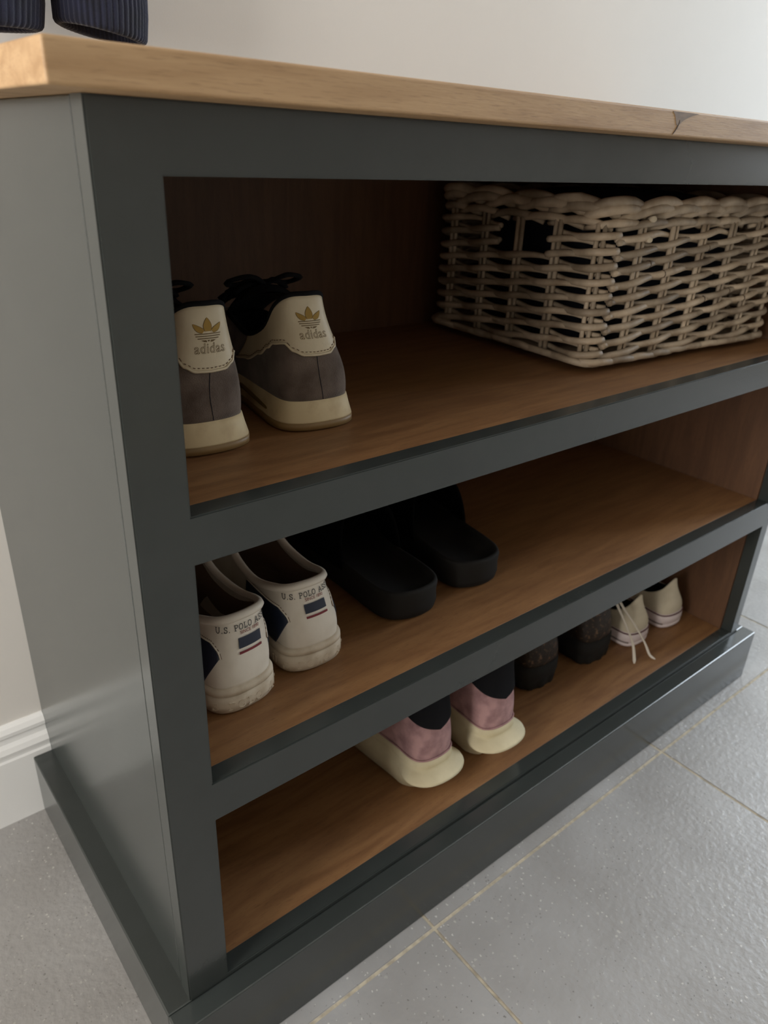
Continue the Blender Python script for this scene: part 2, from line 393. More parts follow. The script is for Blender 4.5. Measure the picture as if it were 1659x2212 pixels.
for r in range(nrow):
    z = z0+r*rp; hole = z > .122 and z < .160
    off = random.uniform(0, 1)
    # every row is two or three canes laid end to end
    cuts = [0, per*.5, per] if not hole else None
    if hole:
        u_a, u_b = hole_u[1], hole_u[0]
        row_seg(0, u_a, r, r % 2, z); row_seg(u_b, per-.0005, r, r % 2, z)
    else:
        row_seg(0, per*.5, r, r % 2, z); row_seg(per*.5, per-.0005, r, r % 2, z)
# braided rim and foot: stout canes, each running diagonally over its neighbours
def braid(zc, rad, step, lift, length, amp, name, cnt, back=.9, tilt=1):
    for k in range(cnt):
        uc = k*per/cnt + random.uniform(-.004, .004)
        pts = []; R = []; L = length*random.uniform(.9, 1.15); n = 11
        for i in range(n):
            t = i/(n-1); u = uc+L*(t-.5); p, nn = perim(u % per)
            q = p+nn*(amp*math.sin(PI*t)-abs(amp)*back+.002*math.sin(k))
            pts.append((q.x, q.y, zc+lift*(math.sin(PI*t**1.6)-.45)+.45*rad*math.sin(2*PI*t)+random.uniform(-.0004,.0004)))
            R.append(rad*(.72+.34*math.sin(PI*t)**.6)*random.uniform(.97, 1.03))
        o = Geo().tube(pts, R, 8).build(name, M['cane'], basket)
braid(.0102, .0042, 0, .005, .085, .009, 'foot_cane', 34, .3)
braid(bH-.002, .0060, 0, .017, .125, .010, 'rim_cane', 24)
braid(bH-.014, .0044, 0, .010, .100, .009, 'rim_cane', 24)
braid(bH+.007, .0056, 0, .013, .110, .005, 'rim_cane', 19)
for (u, z) in ((.048, bH-.006), (.047, bH-.028)):                  # cut cane ends on the front
    p, n = perim(u)
    q = Vector((p.x+n.x*.006, p.y+n.y*.006, z))
    d = Vector((-.45, -.9, .1)).normalized()
    Geo().tube([q-d*.006, q+d*.004, q+d*.0045], [.0036, .0036, .0030], 10).build('cut_end', M['cane_end'], basket)
box('base_board', (.006, .006, .006), (bL-.006, bW-.006, .012), M['cane'], basket, .002)
for u in (.06,.13,.19,.24,.31,.09,.17,.28,.34,.22):                  # dark joints of the canes
    r_ = random.randrange(1, nrow-1); z = z0+r_*rp; a = PI*((u-SOFF)/pit-.5)+(r_ % 2)*PI
    if math.cos(a) < .2: continue
    p, nn = perim(u); q = p+nn*.0052*math.cos(a)
    Geo().tube([(q.x-.0005, q.y, z+.003*math.sin(a)), (q.x+.0006, q.y, z+.003*math.sin(a))], .0047, 9).build('cane_joint', M['node'], basket)
# dark navy clothing filling the basket
def lump(name, cx, cy, z0_, hx, hy, h, m, seed, wob=.006):
    G = Geo(); n = 40; rings = []
    for j in range(13):
        t = j/12
        if j < 8: f = 1.0; z = z0_+h*.9*t*12/8
        else: f = 1-((j-7)/5)**2*.55; z = z0_+h*(.9+.1*(j-7)/5)
        rings.append([])
        for i in range(n):
            a = 2*PI*i/n; c, s_ = math.cos(a), math.sin(a)
            k = (abs(c)**4+abs(s_)**4)**(-.25)
            v = Vector((cx+hx*c*k*f, cy+hy*s_*k*f, z))
            w_ = noise.noise(Vector((v.x*22+seed, v.y*22, v.z*22)))*wob
            rings[-1].append(v+Vector((c*w_, s_*w_, w_*.6)))
    G.loft(rings); return G
navy = lump('folded_clothing', 0, 0, 0, bL/2-.029, bW/2-.029, .178, None, 3)
no = navy.build('folded_clothing', M['navy_lining']); 
ca, sa = math.cos(byaw), math.sin(byaw)
no.location = (bx0+ca*bL/2-sa*bW/2, by0+sa*bL/2+ca*bW/2, bz+.0175); no.rotation_euler = (0, 0, byaw)
tag(no, 'dark navy folded clothing stuffed inside the wicker basket', 'clothing')

# ------------------------------------------------------------------ shoes
class Shoe:
    """Upper surface S(t,h): t runs round the outline from the heel (0) by the lateral side, h from sole joint to collar."""
    def __init__(s, name, loc, yaw, roll, side, L, wh, wb, z0, rim, toeh=.05, bulge=.002, rimfwd=0):
        s.root = empty(name, loc, (0, 0, yaw)); s.root['group'] = 'pair of '+{'suede_trainer':'grey suede trainers on the top shelf','white_trainer':'white leather trainers on the middle shelf','black_clog':'black clogs on the middle shelf','pink_trainer':'pink knit trainers on the bottom shelf','glitter_trainer':'black glitter trainers on the bottom shelf','canvas_plimsoll':'cream canvas plimsolls on the bottom shelf'}[name]; s.side = side; s.L = L; s.z0 = z0; s.toeh = toeh; s.bulge = bulge
        o = [(0,0),(.62*wh,.012*L),(.93*wh,.055*L),(1.0*wh,.17*L),(.86*wb,.36*L),(.98*wb,.55*L),(1.02*wb,.72*L),(.76*wb,.89*L),(-.10*wb,L),(-.72*wb,.94*L),(-.98*wb,.80*L),(-.93*wb,.63*L),(-.70*wb,.42*L),(-.95*wh,.19*L),(-.93*wh,.055*L),(-.62*wh,.012*L)]
        s.out = [Vector((x*side, y, 0)) for x, y in o]
        R = [Vector(r) for r in rim]                      # 9 points, heel .. throat front
        full = R + [Vector((-R[16-i].x, R[16-i].y, R[16-i].z)) for i in range(9, 16)]
        s.rim = [Vector((v.x*side+math.tan(roll)*(v.z-z0*.5), v.y, v.z)) for v in full]
        us = []; acc = 0; prev = s.S(0, .5); s.tab = [(0, 0)]
        for i in range(1, 161):
            t = i/160*.5; p = s.S(t, .5); acc += (p-prev).length; prev = p; s.tab.append((t, acc))
        acc = 0; prev = s.S(0, .5); s.tabn = [(0, 0)]
        for i in range(1, 161):
            t = i/160*.5; p = s.S(-t, .5); acc += (p-prev).length; prev = p; s.tabn.append((t, acc))
    def cm(s, P, t):
        n = len(P); f = (t % 1.0)*n; i = int(f); u = f-i
        p0, p1, p2, p3 = P[(i-1)%n], P[i%n], P[(i+1)%n], P[(i+2)%n]
        return .5*((2*p1)+(p2-p0)*u+(2*p0-5*p1+4*p2-p3)*u*u+(3*p1-p0-3*p2+p3)*u**3)
    def B(s, t): return s.cm(s.out, t)
    def Bn(s, t):
        d = s.cm(s.out, t+.002)-s.cm(s.out, t-.002); n = Vector((d.y, -d.x, 0))*s.side
        return n.normalized()
    def S(s, t, h):
        b = s.B(t)+Vector((0,0,s.z0)); T = s.cm(s.rim, t); n = s.Bn(t); dz = T.z-s.z0
        k = sst(.50*s.L, .78*s.L, b.y)
        c1 = b+n*s.bulge+Vector((0,0,lerp(.42*dz, min(s.toeh, dz*1.0), k)))
        c2 = T.lerp(b, lerp(.10, .55, k))+Vector((0,0,lerp(-.32*dz, .45*dz, k)))+n*s.bulge*(1-k)
        if k > 0: c2.z = lerp(T.z-.32*dz, min(T.z, s.z0+s.toeh*1.15), k)
        q = 1-h
        return b*q**3+c1*3*q*q*h+c2*3*q*h*h+T*h**3
    def N(s, t, h):
        a = s.S(t+.003, h)-s.S(t-.003, h); hh = min(h, .985); b = s.S(t, hh+.01)-s.S(t, hh-.01 if hh > .01 else hh)
        n = a.cross(b)*s.side
        return n.normalized()
    def O(s, t, h, off): return s.S(t, h)+s.N(t, h)*off
    def t_of(s, u):
        """u = metres round from the heel centre, positive to the +x side"""
        sg = u*s.side; tb = s.tab if sg >= 0 else s.tabn; a = abs(u)
        for i in range(1, len(tb)):
            if tb[i][1] >= a:
                f = (a-tb[i-1][1])/max(1e-9, tb[i][1]-tb[i-1][1]); t = lerp(tb[i-1][0], tb[i][0], f)
                return t if sg >= 0 else -t
        return .5
    def h_of(s, t, z):
        lo, hi = 0, 1
        for _ in range(18):
            m = (lo+hi)/2
            if s.S(t, m).z < z: lo = m
            else: hi = m
        return (lo+hi)/2
    def wrap(s, u, z, off):
        t = s.t_of(u); h = s.h_of(t, z); return s.O(t, h, off)
    def upper(s, m, name='upper', thick=.0025, n=96, nh=18):
        G = Geo(); G.loft([[s.S(i/n, j/nh) for i in range(n)] for j in range(nh+1)], False, False)
        return G.build(name, m, s.root, solid=thick)
    def lining(s, m, zb=None, name='lining'):
        zb = zb if zb is not None else s.z0+.004
        n = 64; rings = []; c = sum(s.rim, Vector())/len(s.rim)
        for f, zz in ((.985, 1.0), (.93, .93), (.90, .6), (.92, .25), (.94, 0)):
            ring = []
            for i in range(n):
                T = s.cm(s.rim, i/n); bb = s.B(i/n)
                v = Vector((lerp(c.x, T.x, f), lerp(c.y, T.y, f), lerp(zb, T.z, zz)))
                ring.append(v)
            rings.append(ring)
        return Geo().loft(rings, False, True).build(name, m, s.root)
    def collar(s, m, r=.003, name='collar_binding', lift=0, t0=0, t1=1):
        n = 80
        if t1-t0 >= 1: return Geo().tube([s.cm(s.rim, i/n)+Vector((0,0,lift)) for i in range(n)], r, 8, closed=True).build(name, m, s.root)
        return Geo().tube([s.cm(s.rim, lerp(t0, t1, i/n))+Vector((0,0,lift)) for i in range(n+1)], r, 8).build(name, m, s.root)
    def patch(s, name, m, u0, u1, zlo, zhi, off=.0006, thick=.0010, nu=48, nh=14, parent=None):
        G = Geo(); g_ = []
        for i in range(nu+1):
            u = lerp(u0, u1, i/nu); t = s.t_of(u); h0 = s.h_of(t, zlo(u)); h1 = s.h_of(t, zhi(u)) if zhi else 1.0
            g_.append([s.O(t, lerp(h0, h1, j/nh), off) for j in range(nh+1)])
        G.grid(g_)
        return G.build(name, m, parent or s.root, solid=thick, off=0)
    def line(s, name, m, pts, r, off=.001, n=60, parent=None, flat=1):
        P_ = [s.wrap(u, z, off) for u, z in pts]
        return Geo().tube(P_, r, 6, flat=flat).build(name, m, parent or s.root)
    def dashes(s, name, m, pts, r, off=.0016):
        G = Geo(); P_ = [s.wrap(u, z, off) for u, z in pts]
        for i in range(0, len(P_)-1, 2): G.tube([P_[i], P_[i+1]], r, 5)
        o = G.build(name, m, s.root); tag(o, kind='stuff'); return o
    def sole(s, name, m, prof, n=96, cap=True):
        """prof: list of functions/tuples (offset, z); either may be a function of t"""
        rings = []
        for o_, z in prof:
            ring = []
            for i in range(n):
                t = i/n; of = o_(s, t) if callable(o_) else o_; zz = z(s, t) if callable(z) else z
                v = s.B(t)+s.Bn(t)*of; v.z = zz; ring.append(v)
            rings.append(ring)
        return Geo().loft(rings).build(name, m, s.root)
    def decal(s, name, m, polys, cu, cz, scale, off=.0012, parent=None, rot=0):
        """polys: (verts2d, faces)"""
        V, F = polys; c_, s_ = math.cos(rot), math.sin(rot)
        W = [s.wrap(cu+(x*c_-y*s_)*scale, cz+(x*s_+y*c_)*scale, off) for x, y in V]
        o = mesh(name, W, F, m, parent or s.root)
        return o
    def tongue(s, m, y0, y1, zf, zt_, w_, name='tongue'):
        rings = []
        for i in range(9):
            t = i/8; y = lerp(y0, y1, t); z = lerp(zf, zt_, t)+.006*math.sin(PI*t); ww = lerp(w_*.8, w_*1.15, t)
            rings.append([Vector((ww*math.cos(a), y+.004*math.sin(a)*(1 if t > .5 else 0), z-ww*.35*(math.cos(a)**2)+.003*math.sin(a))) for a in [2*PI*k/16 for k in range(16)]])
        return Geo().loft(rings).build(name, m, s.root)
    def laces(s, m, y0, y1, zf, zt_, w_, rows=5, r=.0022, bow=True):
        for k in range(rows):
            t = (k+.3)/rows; y = lerp(y0, y1, t); z = lerp(zf, zt_, t)+.009
            ww = w_*lerp(.9, 1.2, t)
            a = -1 if k % 2 else 1
            Geo().tube(catmull([(-ww*a, y-.006, z-.006), (-ww*.5*a, y-.003, z), (ww*.5*a, y+.004, z+.001), (ww*a, y+.008, z-.006)], 4), r*1.4, 6, flat=.5).build('lace', m, s.root)
        if bow:
            y, z = lerp(y0, y1, .95), zt_+.005
            for sx in (-1, 1):
                Geo().tube(catmull([(0,y,z), (.018*sx,y-.012,z+.010), (.036*sx,y-.004,z+.006), (.030*sx,y+.012,z-.001), (.010*sx,y+.006,z+.002), (0,y,z)], 6), r*1.3, 6, flat=.6).build('lace_loop', m, s.root)
                Geo().tube(catmull([(0,y,z), (.014*sx,y+.006,z+.004), (.030*sx,y+.020,z-.010), (.036*sx,y+.026,z-.030)], 6), r, 6, flat=.6).build('lace', m, s.root)

def text_poly(body, size=1.0, offset=0, spacing=1.0):
    cu = bpy.data.curves.new('lettering_curve', 'FONT'); cu.body = body; cu.size = size; cu.align_x = 'CENTER'; cu.align_y = 'CENTER'
    cu.offset = offset; cu.space_character = spacing; cu.resolution_u = 4
    o = bpy.data.objects.new('lettering_source', cu); COL.objects.link(o)
    dg = bpy.context.evaluated_depsgraph_get(); me = bpy.data.meshes.new_from_object(o.evaluated_get(dg))
    V = [(v.co.x, v.co.y) for v in me.vertices]; F = [tuple(p.vertices) for p in me.polygons]
    bpy.data.objects.remove(o); bpy.data.meshes.remove(me); bpy.data.curves.remove(cu)
    return V, F
# slab-serif capitals from strokes
def slab(text, wt=.13, track=.22):
    GL = {
     'U': (.8, [[(.12,1),(.12,.3),(.25,.06),(.40,0),(.55,.06),(.68,.3),(.68,1)]], [(0,1,.26,1),(.54,1,.8,1)]),
     'S': (.62, [[(.56,.78),(.48,.95),(.30,1),(.12,.93),(.06,.76),(.14,.60),(.32,.52),(.50,.42),(.57,.26),(.48,.07),(.30,0),(.12,.05),(.05,.22)]], [(.56,.72,.56,1),(.05,0,.05,.28)]),
     'P': (.7, [[(.15,0),(.15,1)],[(.15,1),(.45,1),(.62,.9),(.66,.73),(.60,.55),(.45,.46),(.15,.46)]], [(0,0,.34,0),(0,1,.2,1)]),
     'O': (.8, [[(.40,1),(.18,.92),(.07,.70),(.05,.5),(.07,.30),(.18,.08),(.40,0),(.62,.08),(.73,.30),(.75,.5),(.73,.70),(.62,.92),(.40,1)]], []),
     'L': (.65, [[(.16,1),(.16,0),(.60,0),(.60,.26)]], [(0,1,.34,1),(0,0,.2,0)]),
     'A': (.82, [[(.10,0),(.41,1),(.72,0)],[(.22,.34),(.60,.34)]], [(0,0,.24,0),(.58,0,.82,0)]),
     'N': (.85, [[(.14,0),(.14,1),(.70,0),(.70,1)]], [(0,0,.28,0),(0,1,.16,1),(.56,1,.84,1)]),
     '.': (.25, [[(.10,.0),(.10,.09)]], []), ' ': (.38, [], [])}
    V, F = [], []; x = 0
    def seg(a, b, th):
        a, b = Vector(a), Vector(b); d = (b-a).normalized(); n = Vector((-d.y, d.x))*th/2; e = d*th*.35; k = len(V)
        for p in (a-e-n, b+e-n, b+e+n, a-e+n): V.append((p.x, p.y))
        F.append((k, k+1, k+2, k+3))
    for ch in text:
        wd, st, sf = GL[ch]
        for pl in st:
            for i in range(len(pl)-1): seg((x+pl[i][0], pl[i][1]), (x+pl[i+1][0], pl[i+1][1]), wt)
        for a in sf: seg((x+a[0], a[1]), (x+a[2], a[3]), wt*.8)
        x += wd+track
    W = x-track
    return [(a-W/2, b-.5) for a, b in V], F, W
def poly(pts): return pts, [tuple(range(len(pts)))]
def join(ps):
    V, F = [], []
    for v, f in ps:
        k = len(V); V += v; F += [tuple(i+k for i in q) for q in f]
    return V, F
def strip_quads(x0, x1, y0, y1, n=16):
    V = []; F = []
    for i in range(n+1):
        x = lerp(x0, x1, i/n); V += [(x, y0), (x, y1)]
    for i in range(n): F.append((2*i, 2*i+2, 2*i+3, 2*i+1))
    return V, F
def leaf(c, tip, wd, n=10, curve=0, sc=1.0):
    c, tip = Vector(c), Vector(tip); d = tip-c; nn = Vector((-d.y, d.x)).normalized()
    L_, R_ = [], []
    for i in range(n+1):
        t = i/n; ww = wd*(math.sin(PI*(.18+.82*t)**.9)) if t < 1 else 0
        m = c+d*t+nn*curve*math.sin(PI*t)
        L_.append(m+nn*max(ww, 0)); R_.append(m-nn*max(ww, 0))
    return L_, R_
def leaf_poly(*a, grow=0, **k):
    L_, R_ = leaf(*a, **k); V = []; F = []; n = len(L_)
    for l, r in zip(L_, R_):
        m = (l+r)/2; d = (l-r); d = d.normalized()*grow if d.length > 1e-6 else Vector((0,0))
        V += [tuple(l+d), tuple(r-d)]
    for i in range(n-1): F.append((2*i, 2*i+1, 2*i+3, 2*i+2))
    return V, F
def trefoil(grow=0):
    ps = [leaf_poly((0,.05),(0,.60),.155, grow=grow), leaf_poly((-.17,.04),(-.56,.36),.10, curve=.03, grow=grow), leaf_poly((.17,.04),(.56,.36),.10, curve=-.03, grow=grow)]
    return join(ps)
def trefoil_bars():
    ps = []
    for y, h in ((-.045,.035), (-.135,.035), (-.225,.035)):
        hw = math.sqrt(max(0, .50**2-(y*1.35)**2)); ps.append(strip_quads(-hw, hw, y-h/2, y+h/2, 12))
    hw = .30
    ps.append(([(-.28,-.29),(-.09,-.29),(-.06,-.37),(-.16,-.36)], [(0,1,2,3)]))
    ps.append(([(.28,-.29),(.09,-.29),(.06,-.37),(.16,-.36)], [(0,1,2,3)]))
    ps.append(([(-.05,-.29),(.05,-.29),(0,-.36)], [(0,1,2)]))
    return join(ps)

# --- suede trainers with cream heel tabs (top shelf)
def trainer(loc, yaw, roll, side, label):
    rim = [(0,.013,.117),(.0155,.017,.1155),(.0225,.030,.105),(.027,.046,.084),(.027,.085,.070),(.022,.128,.074),(.017,.154,.076),(.008,.172,.072),(0,.176,.069)]
    s = Shoe('suede_trainer', loc, yaw, roll, side, .285, .035, .047, .025, rim, toeh=.042, bulge=.0035)
    tag(s.root, label, 'shoe')
    s.upper(M['suede']); s.lining(M['navy_lining'], zb=.04)
    s.collar(M['black_cloth'], .0022, lift=.0008)
    def zlo(u):
        a = abs(u)
        # low across the heel, a step up to a peak, then a wave along the flank
        pts = [(0,.0670),(.012,.0675),(.020,.0710),(.027,.0770),(.040,.0750),(.052,.0695),(.072,.0605),(.10,.0495),(.125,.045)]
        for i in range(len(pts)-1):
            if a <= pts[i+1][0]:
                f = sst(0, 1, (a-pts[i][0])/(pts[i+1][0]-pts[i][0])); return lerp(pts[i][1], pts[i+1][1], f) - (0)
        return .045
    zz = lambda u: min(zlo(u)-.004*0, s.S(s.t_of(u), 1).z-.0005)
    tab = s.patch('heel_tab', M['leather_cream'], -.122, .122, zz, None, nu=96)
    bp = [(lerp(-.122, .122, i/140), zz(lerp(-.122, .122, i/140))) for i in range(141)]
    s.line('edge_piping', M['leather_cream'], [(u, z) for u, z in bp], .0012, .0010)
    s.dashes('stitching', M['thread'], [(u, z+.0026) for u, z in bp], .00035, .0014)
    s.line('heel_seam', M['navy_lining'], [(.0015*math.sin(z*90), z) for z in [lerp(.027, .066, i/14) for i in range(15)]], .0004, -.0001)
    ring = lambda o, z: (o, z)
    heel = lambda a, b: (lambda s_, t: lerp(b, a, sst(.02, .10, s_.B(t).y)))
    s.sole('outsole', M['gum'], [(heel(-.001,.003), .0), (heel(.003,.0065), .0012), (heel(.003,.0066), .0076)])
    s.sole('midsole', M['midsole'], [(heel(.0025,.0060), .0074), (heel(.003,.0060), .0088), (heel(.002,.0032), .018), (.0012, .0262), (-.003, .0275)])
    for sg in (-1, 1):
        s_pts = []
        for i in range(12):
            u = sg*lerp(.052, .112, i/11); t = s.t_of(u); v = s.B(t)+s.Bn(t)*(.0030); v.z = lerp(.0125, .0190, i/11); s_pts.append(v)
        Geo().tube(s_pts, [.0006]+[.0020]*10+[.0006], 8).build('sole_slot', M['gold_dark'], s.root)
    sq = lambda p: ([(x, y*.78) for x, y in p[0]], p[1])
    s.decal('logo_outline', M['gold_dark'], sq(trefoil(.020)), 0, .0960, .0245, .00130, parent=tab)
    s.decal('logo', M['gold'], sq(trefoil(0)), 0, .0960, .0245, .00145, parent=tab)
    s.decal('logo_bars', M['gold_dark'], sq(trefoil_bars()), 0, .0960, .0245, .0014, parent=tab)
    s.decal('lettering', M['gold_dark'], text_poly('adidas', 1, .016, 1.06), .001, .0840, .0106, .00125, parent=tab)
    s.decal('lettering_inlay', M['leather_cream'], text_poly('adidas', 1, -.022, 1.06), .001, .0840, .0106, .0014, parent=tab)
    s.tongue(M['black_cloth'], .175, .105, .074, .108, .024)
    s.laces(M['black_cloth'], .180, .112, .078, .104, .026, 5, r=.0030)
    return s
trainer((.219, .102, B1+.0002), -.10, math.radians(-5), 1, 'right-hand grey suede trainer with cream heel tab, on the top shelf')
trainer((.110, .101, B1+.0002), -.04, math.radians(3), -1, 'left-hand grey suede trainer with cream heel tab, partly behind the cabinet stile')

# --- white leather trainers (middle shelf)
def white_trainer(loc, yaw, roll, side, label):
    rim = [(0,.012,.096),(.019,.016,.095),(.027,.031,.091),(.0300,.064,.083),(.029,.100,.087),(.026,.132,.102),(.018,.160,.102),(.008,.178,.090),(0,.182,.086)]
    s = Shoe('white_trainer', loc, yaw, roll, side, .287, .0338, .046, .026, rim, toeh=.042, bulge=.003)
    tag(s.root, label, 'shoe')
    s.upper(M['white_leather'], thick=.004); s.lining(M['beige_lining'], zb=.034)
    s.collar(M['white_leather'], .0042, lift=-.0020)
    G = Geo(); c = sum(s.rim, Vector())/16
    n = 60
    G.loft([[Vector((lerp(c.x, s.cm(s.rim, i/n).x, f), lerp(c.y, s.cm(s.rim, i/n).y, f), s.cm(s.rim, i/n).z-dz)) for i in range(n)] for f, dz in ((.93, .002), (.86, .016), (.84, .04))], False, False)
    G.build('padded_collar', M['beige_lining'], s.root)
    s.sole('sole', M['white_sole'], [(-.002, .0), (.0035, .0028), (.0048, .010), (.0042, .0195), (.0028, .0202), (.0028, .0208), (.0042, .0215), (.0038, .0262), (.0005, .0282), (-.003, .0284)])
    for sg in (-1, 1):
        f = lambda a: a
        def zlo(u):
            a = abs(u); return max(.0275, lerp(.0585, .0275, (a-.028)/.024))
        def zhi(u):
            a = abs(u); return lerp(.0585, .0705, math.sqrt(max(0, min(1, (a-.028)/.009)))) + max(0, a-.037)*.06
        s.patch('side_panel', M['navy_print'], sg*.0282, sg*.100, zlo, zhi, nu=40, off=.0008, thick=.0008)
        s.dashes('stitching', M['thread'], [(sg*lerp(.026, .100, i/70), (lambda a: (lerp(.0585, .0730, math.sqrt(max(0, min(1, (a-.026)/.009)))) + max(0, a-.035)*.06))(lerp(.026, .100, i/70))) for i in range(71)], .0003, .0006)
        s.line('panel_edge', M['white_leather'], [(sg*lerp(.0270, .100, i/60), (lambda a: (lerp(.0585, .0715, math.sqrt(max(0, min(1, (a-.0270)/.009)))) + max(0, a-.036)*.06))(lerp(.0270, .100, i/60))) for i in range(61)], .0009, .0005)
    V, F, W_ = slab('U.S. POLO ASSN.')
    s.decal('lettering', M['ink'], (V, F), .001, .0838, .062/W_, .0007)
    s.decal('small_lettering', M['ink_red'], text_poly('SINCE 1890', 1, .01), .004, .0782, .0044, .0007)
    s.decal('flag_bar', M['navy_print'], strip_quads(-.0125, .0125, -.0047, .0047), .003, .0692, 1, .0008)
    s.decal('flag_stripe', M['red'], strip_quads(-.0125, .0125, -.0011, .0011), .003, .0605, 1, .0008)
    # raised lettering moulded round the heel of the sole
    V, F, W_ = slab('U S POLO ASSN', .16, .35)
    sc = .105/W_; G = Geo()
    base = [s.B(s.t_of(sc*x))+s.Bn(s.t_of(sc*x))*.0048+Vector((0,0,.0105+y*.0080)) for x, y in V]
    G.V = base; G.F = F
    G.build('sole_lettering', M['white_sole'], s.root, smooth=False, solid=.0007)
    s.tongue(M['navy_lining'], .180, .118, .088, .135, .022)
    s.laces(M['lace_white'], .185, .125, .096, .122, .028, 5, bow=False)
    return s
white_trainer((.199, .078, B2+.0002), -.02, math.radians(-3), 1, 'right-hand white leather trainer with navy side panels, beside the black clogs')
white_trainer((.114, .067, B2+.0002), .10, math.radians(4), -1, 'left-hand white leather trainer, its flank cut off by the cabinet stile')

# --- black clogs
def clog(loc, yaw, side, label):
    s = Shoe('black_clog', loc, yaw, 0, side, .282, .042, .052, .034, [(0,.02,.05)]*9)
    tag(s.root, label, 'shoe')
    for i_, (x_, y_) in {1:(.60,.020), 2:(.90,.075), 14:(-.90,.075), 15:(-.60,.020)}.items(): s.out[i_] = Vector((x_*.042*side, y_*.282, 0))
    s.sole('sole', M['black_rubber'], [(-.008, .0), (-.001, .003), (.001, .012), (0, .024), (.001, .034), (0, .0375), (-.003, .0385), (-.005, .0370), (-.008, .0305)])
    s.sole('footbed', M['felt'], [(-.0085, .028), (-.0080, .0302), (-.012, .0300), (-.02, .0295)])
    rings = []; L = s.L
    def hw(y):
        best = [0, 0]
        for i in range(200):
            t = i/200; b = s.B(t)
            if abs(b.y-y) < .004: 
                if b.x > best[0]: best[0] = b.x
                if b.x < best[1]: best[1] = b.x
        return best
    G = Geo(); g_ = []
    for i in range(21):
        f = i/20; y = lerp(.33*L, .992*L, f); a, b_ = hw(y); cx = (a+b_)/2; h2 = (a-b_)/2-.001
        top = lerp(.105, .040, f**1.5)-(0.0 if f < .93 else (f-.93)*.2)
        g_.append([Vector((cx+h2*math.copysign(abs(math.cos(q))**.8, math.cos(q)), y+(.022*math.sin(q) if f < .3 else 0)*(1-f/.3), .030+(max(.002, top-.030))*math.sin(q)**.8)) for q in [PI*k/24 for k in range(25)]])
    G.grid(g_); G.build('upper', M['felt'], s.root, solid=.0035, off=1)
    # strap band over the instep
    st = [[v+Vector((0,0,.0035 if 0 < k < 24 else 0)) for k, v in enumerate(g_[j])] for j in (2, 5)]
    return s
clog((.338, .082, B2+.0002), -.10, -1, 'left-hand black clog, beside the white leather trainer')
clog((.448, .088, B2+.0002), -.10, 1, 'right-hand black clog, the outermost shoe on the middle shelf')

# --- pink knit trainers (bottom)
def pink(loc, yaw, side, label):
    rim = [(0,.010,.150),(.018,.014,.148),(.026,.030,.138),(.029,.060,.115),(.028,.092,.105),(.024,.130,.112),(.016,.155,.108),(.008,.170,.098),(0,.174,.094)]
    s = Shoe('pink_trainer', loc, yaw, 0, side, .270, .031, .044, .050, rim, toeh=.045, bulge=.003)
    tag(s.root, label, 'shoe')
    s.upper(M['knit_pink']); s.lining(M['black_cloth'], zb=.055)
    s.collar(M['black_cloth'], .003)
    def zlo(u):
        a = abs(u); return lerp(.099, .118, min(1, a/.05))
    s.patch('collar_patch', M['black_cloth'], -.06, .06, lambda u: min(zlo(u), s.S(s.t_of(u), 1).z-.002), None, off=.0012, thick=.002)
    hb = lambda a, b: (lambda s_, t: lerp(b, a, sst(.0, .035, s_.B(t).y)))
    zb = lambda s_, t: .0 + .016*sst(.65*s_.L, s_.L, s_.B(t).y) 
    s.sole('chunky_sole', M['foam'], [
        (hb(-.006, -.024), zb),
        (hb(.002, -.014), lambda s_, t: .004+.016*sst(.65*s_.L, s_.L, s_.B(t).y)),
        (hb(.0045, .004), .020), (hb(.0050, .0215), .0345), (hb(.0035, .0195), .0380),
        (hb(.004, .0065), .043), (hb(.0030, .0030), .0450), (hb(.0036, .0034), .0462), (.0024, .056), (-.0015, .0575)])
    s.line('sole_line', M['knit_pink'], [(lerp(-.12, .12, i/60), .0578) for i in range(61)], .0011, .0012)
    s.tongue(M['knit_pink'], .168, .112, .098, .150, .020); s.laces(M['knit_pink'], .172, .118, .104, .135, .025, 4, bow=False)
pink((.357, .048, B3+.0002), -.04, -1, 'left-hand dusty pink knit trainer with cream flared sole, nearest the left stile')
pink((.463, .039, B3+.0002), -.04, 1, 'right-hand dusty pink knit trainer, beside the black glitter shoe')

# --- black glitter shoes
def glit(loc, yaw, side, label):
    rim = [(0,.012,.120),(.018,.016,.119),(.026,.030,.112),(.030,.060,.098),(.028,.092,.094),(.024,.130,.104),(.016,.150,.100),(.008,.162,.092),(0,.166,.088)]
    s = Shoe('glitter_trainer', loc, yaw, 0, side, .250, .036, .046, .042, rim, toeh=.042, bulge=.003)
    tag(s.root, label, 'shoe')
    s.upper(M['glitter']); s.lining(M['black_cloth'], zb=.048); s.collar(M['black_cloth'], .004)
    ru = lambda o: (lambda s_, t: o+.0009*(1 if int((t % 1)*96) % 6 < 3 else -1))
    s.sole('chunky_sole', M['black_rubber'], [(-.006, 0), (ru(.000), .003), (ru(.0015), .016), (.0005, .019), (.003, .024), (.002, .044), (-.002, .0455)])
    s.tongue(M['black_cloth'], .160, .105, .092, .140, .020); s.laces(M['black_cloth'], .165, .110, .098, .128, .025, 4, bow=False)
glit((.626, .098, B3+.0002), -.05, -1, 'black chunky trainer with bronze glitter upper, beside the pink trainer')
glit((.748, .088, B3+.0002), -.05, 1, 'black chunky trainer with bronze glitter upper, beside the canvas shoe with draped laces')

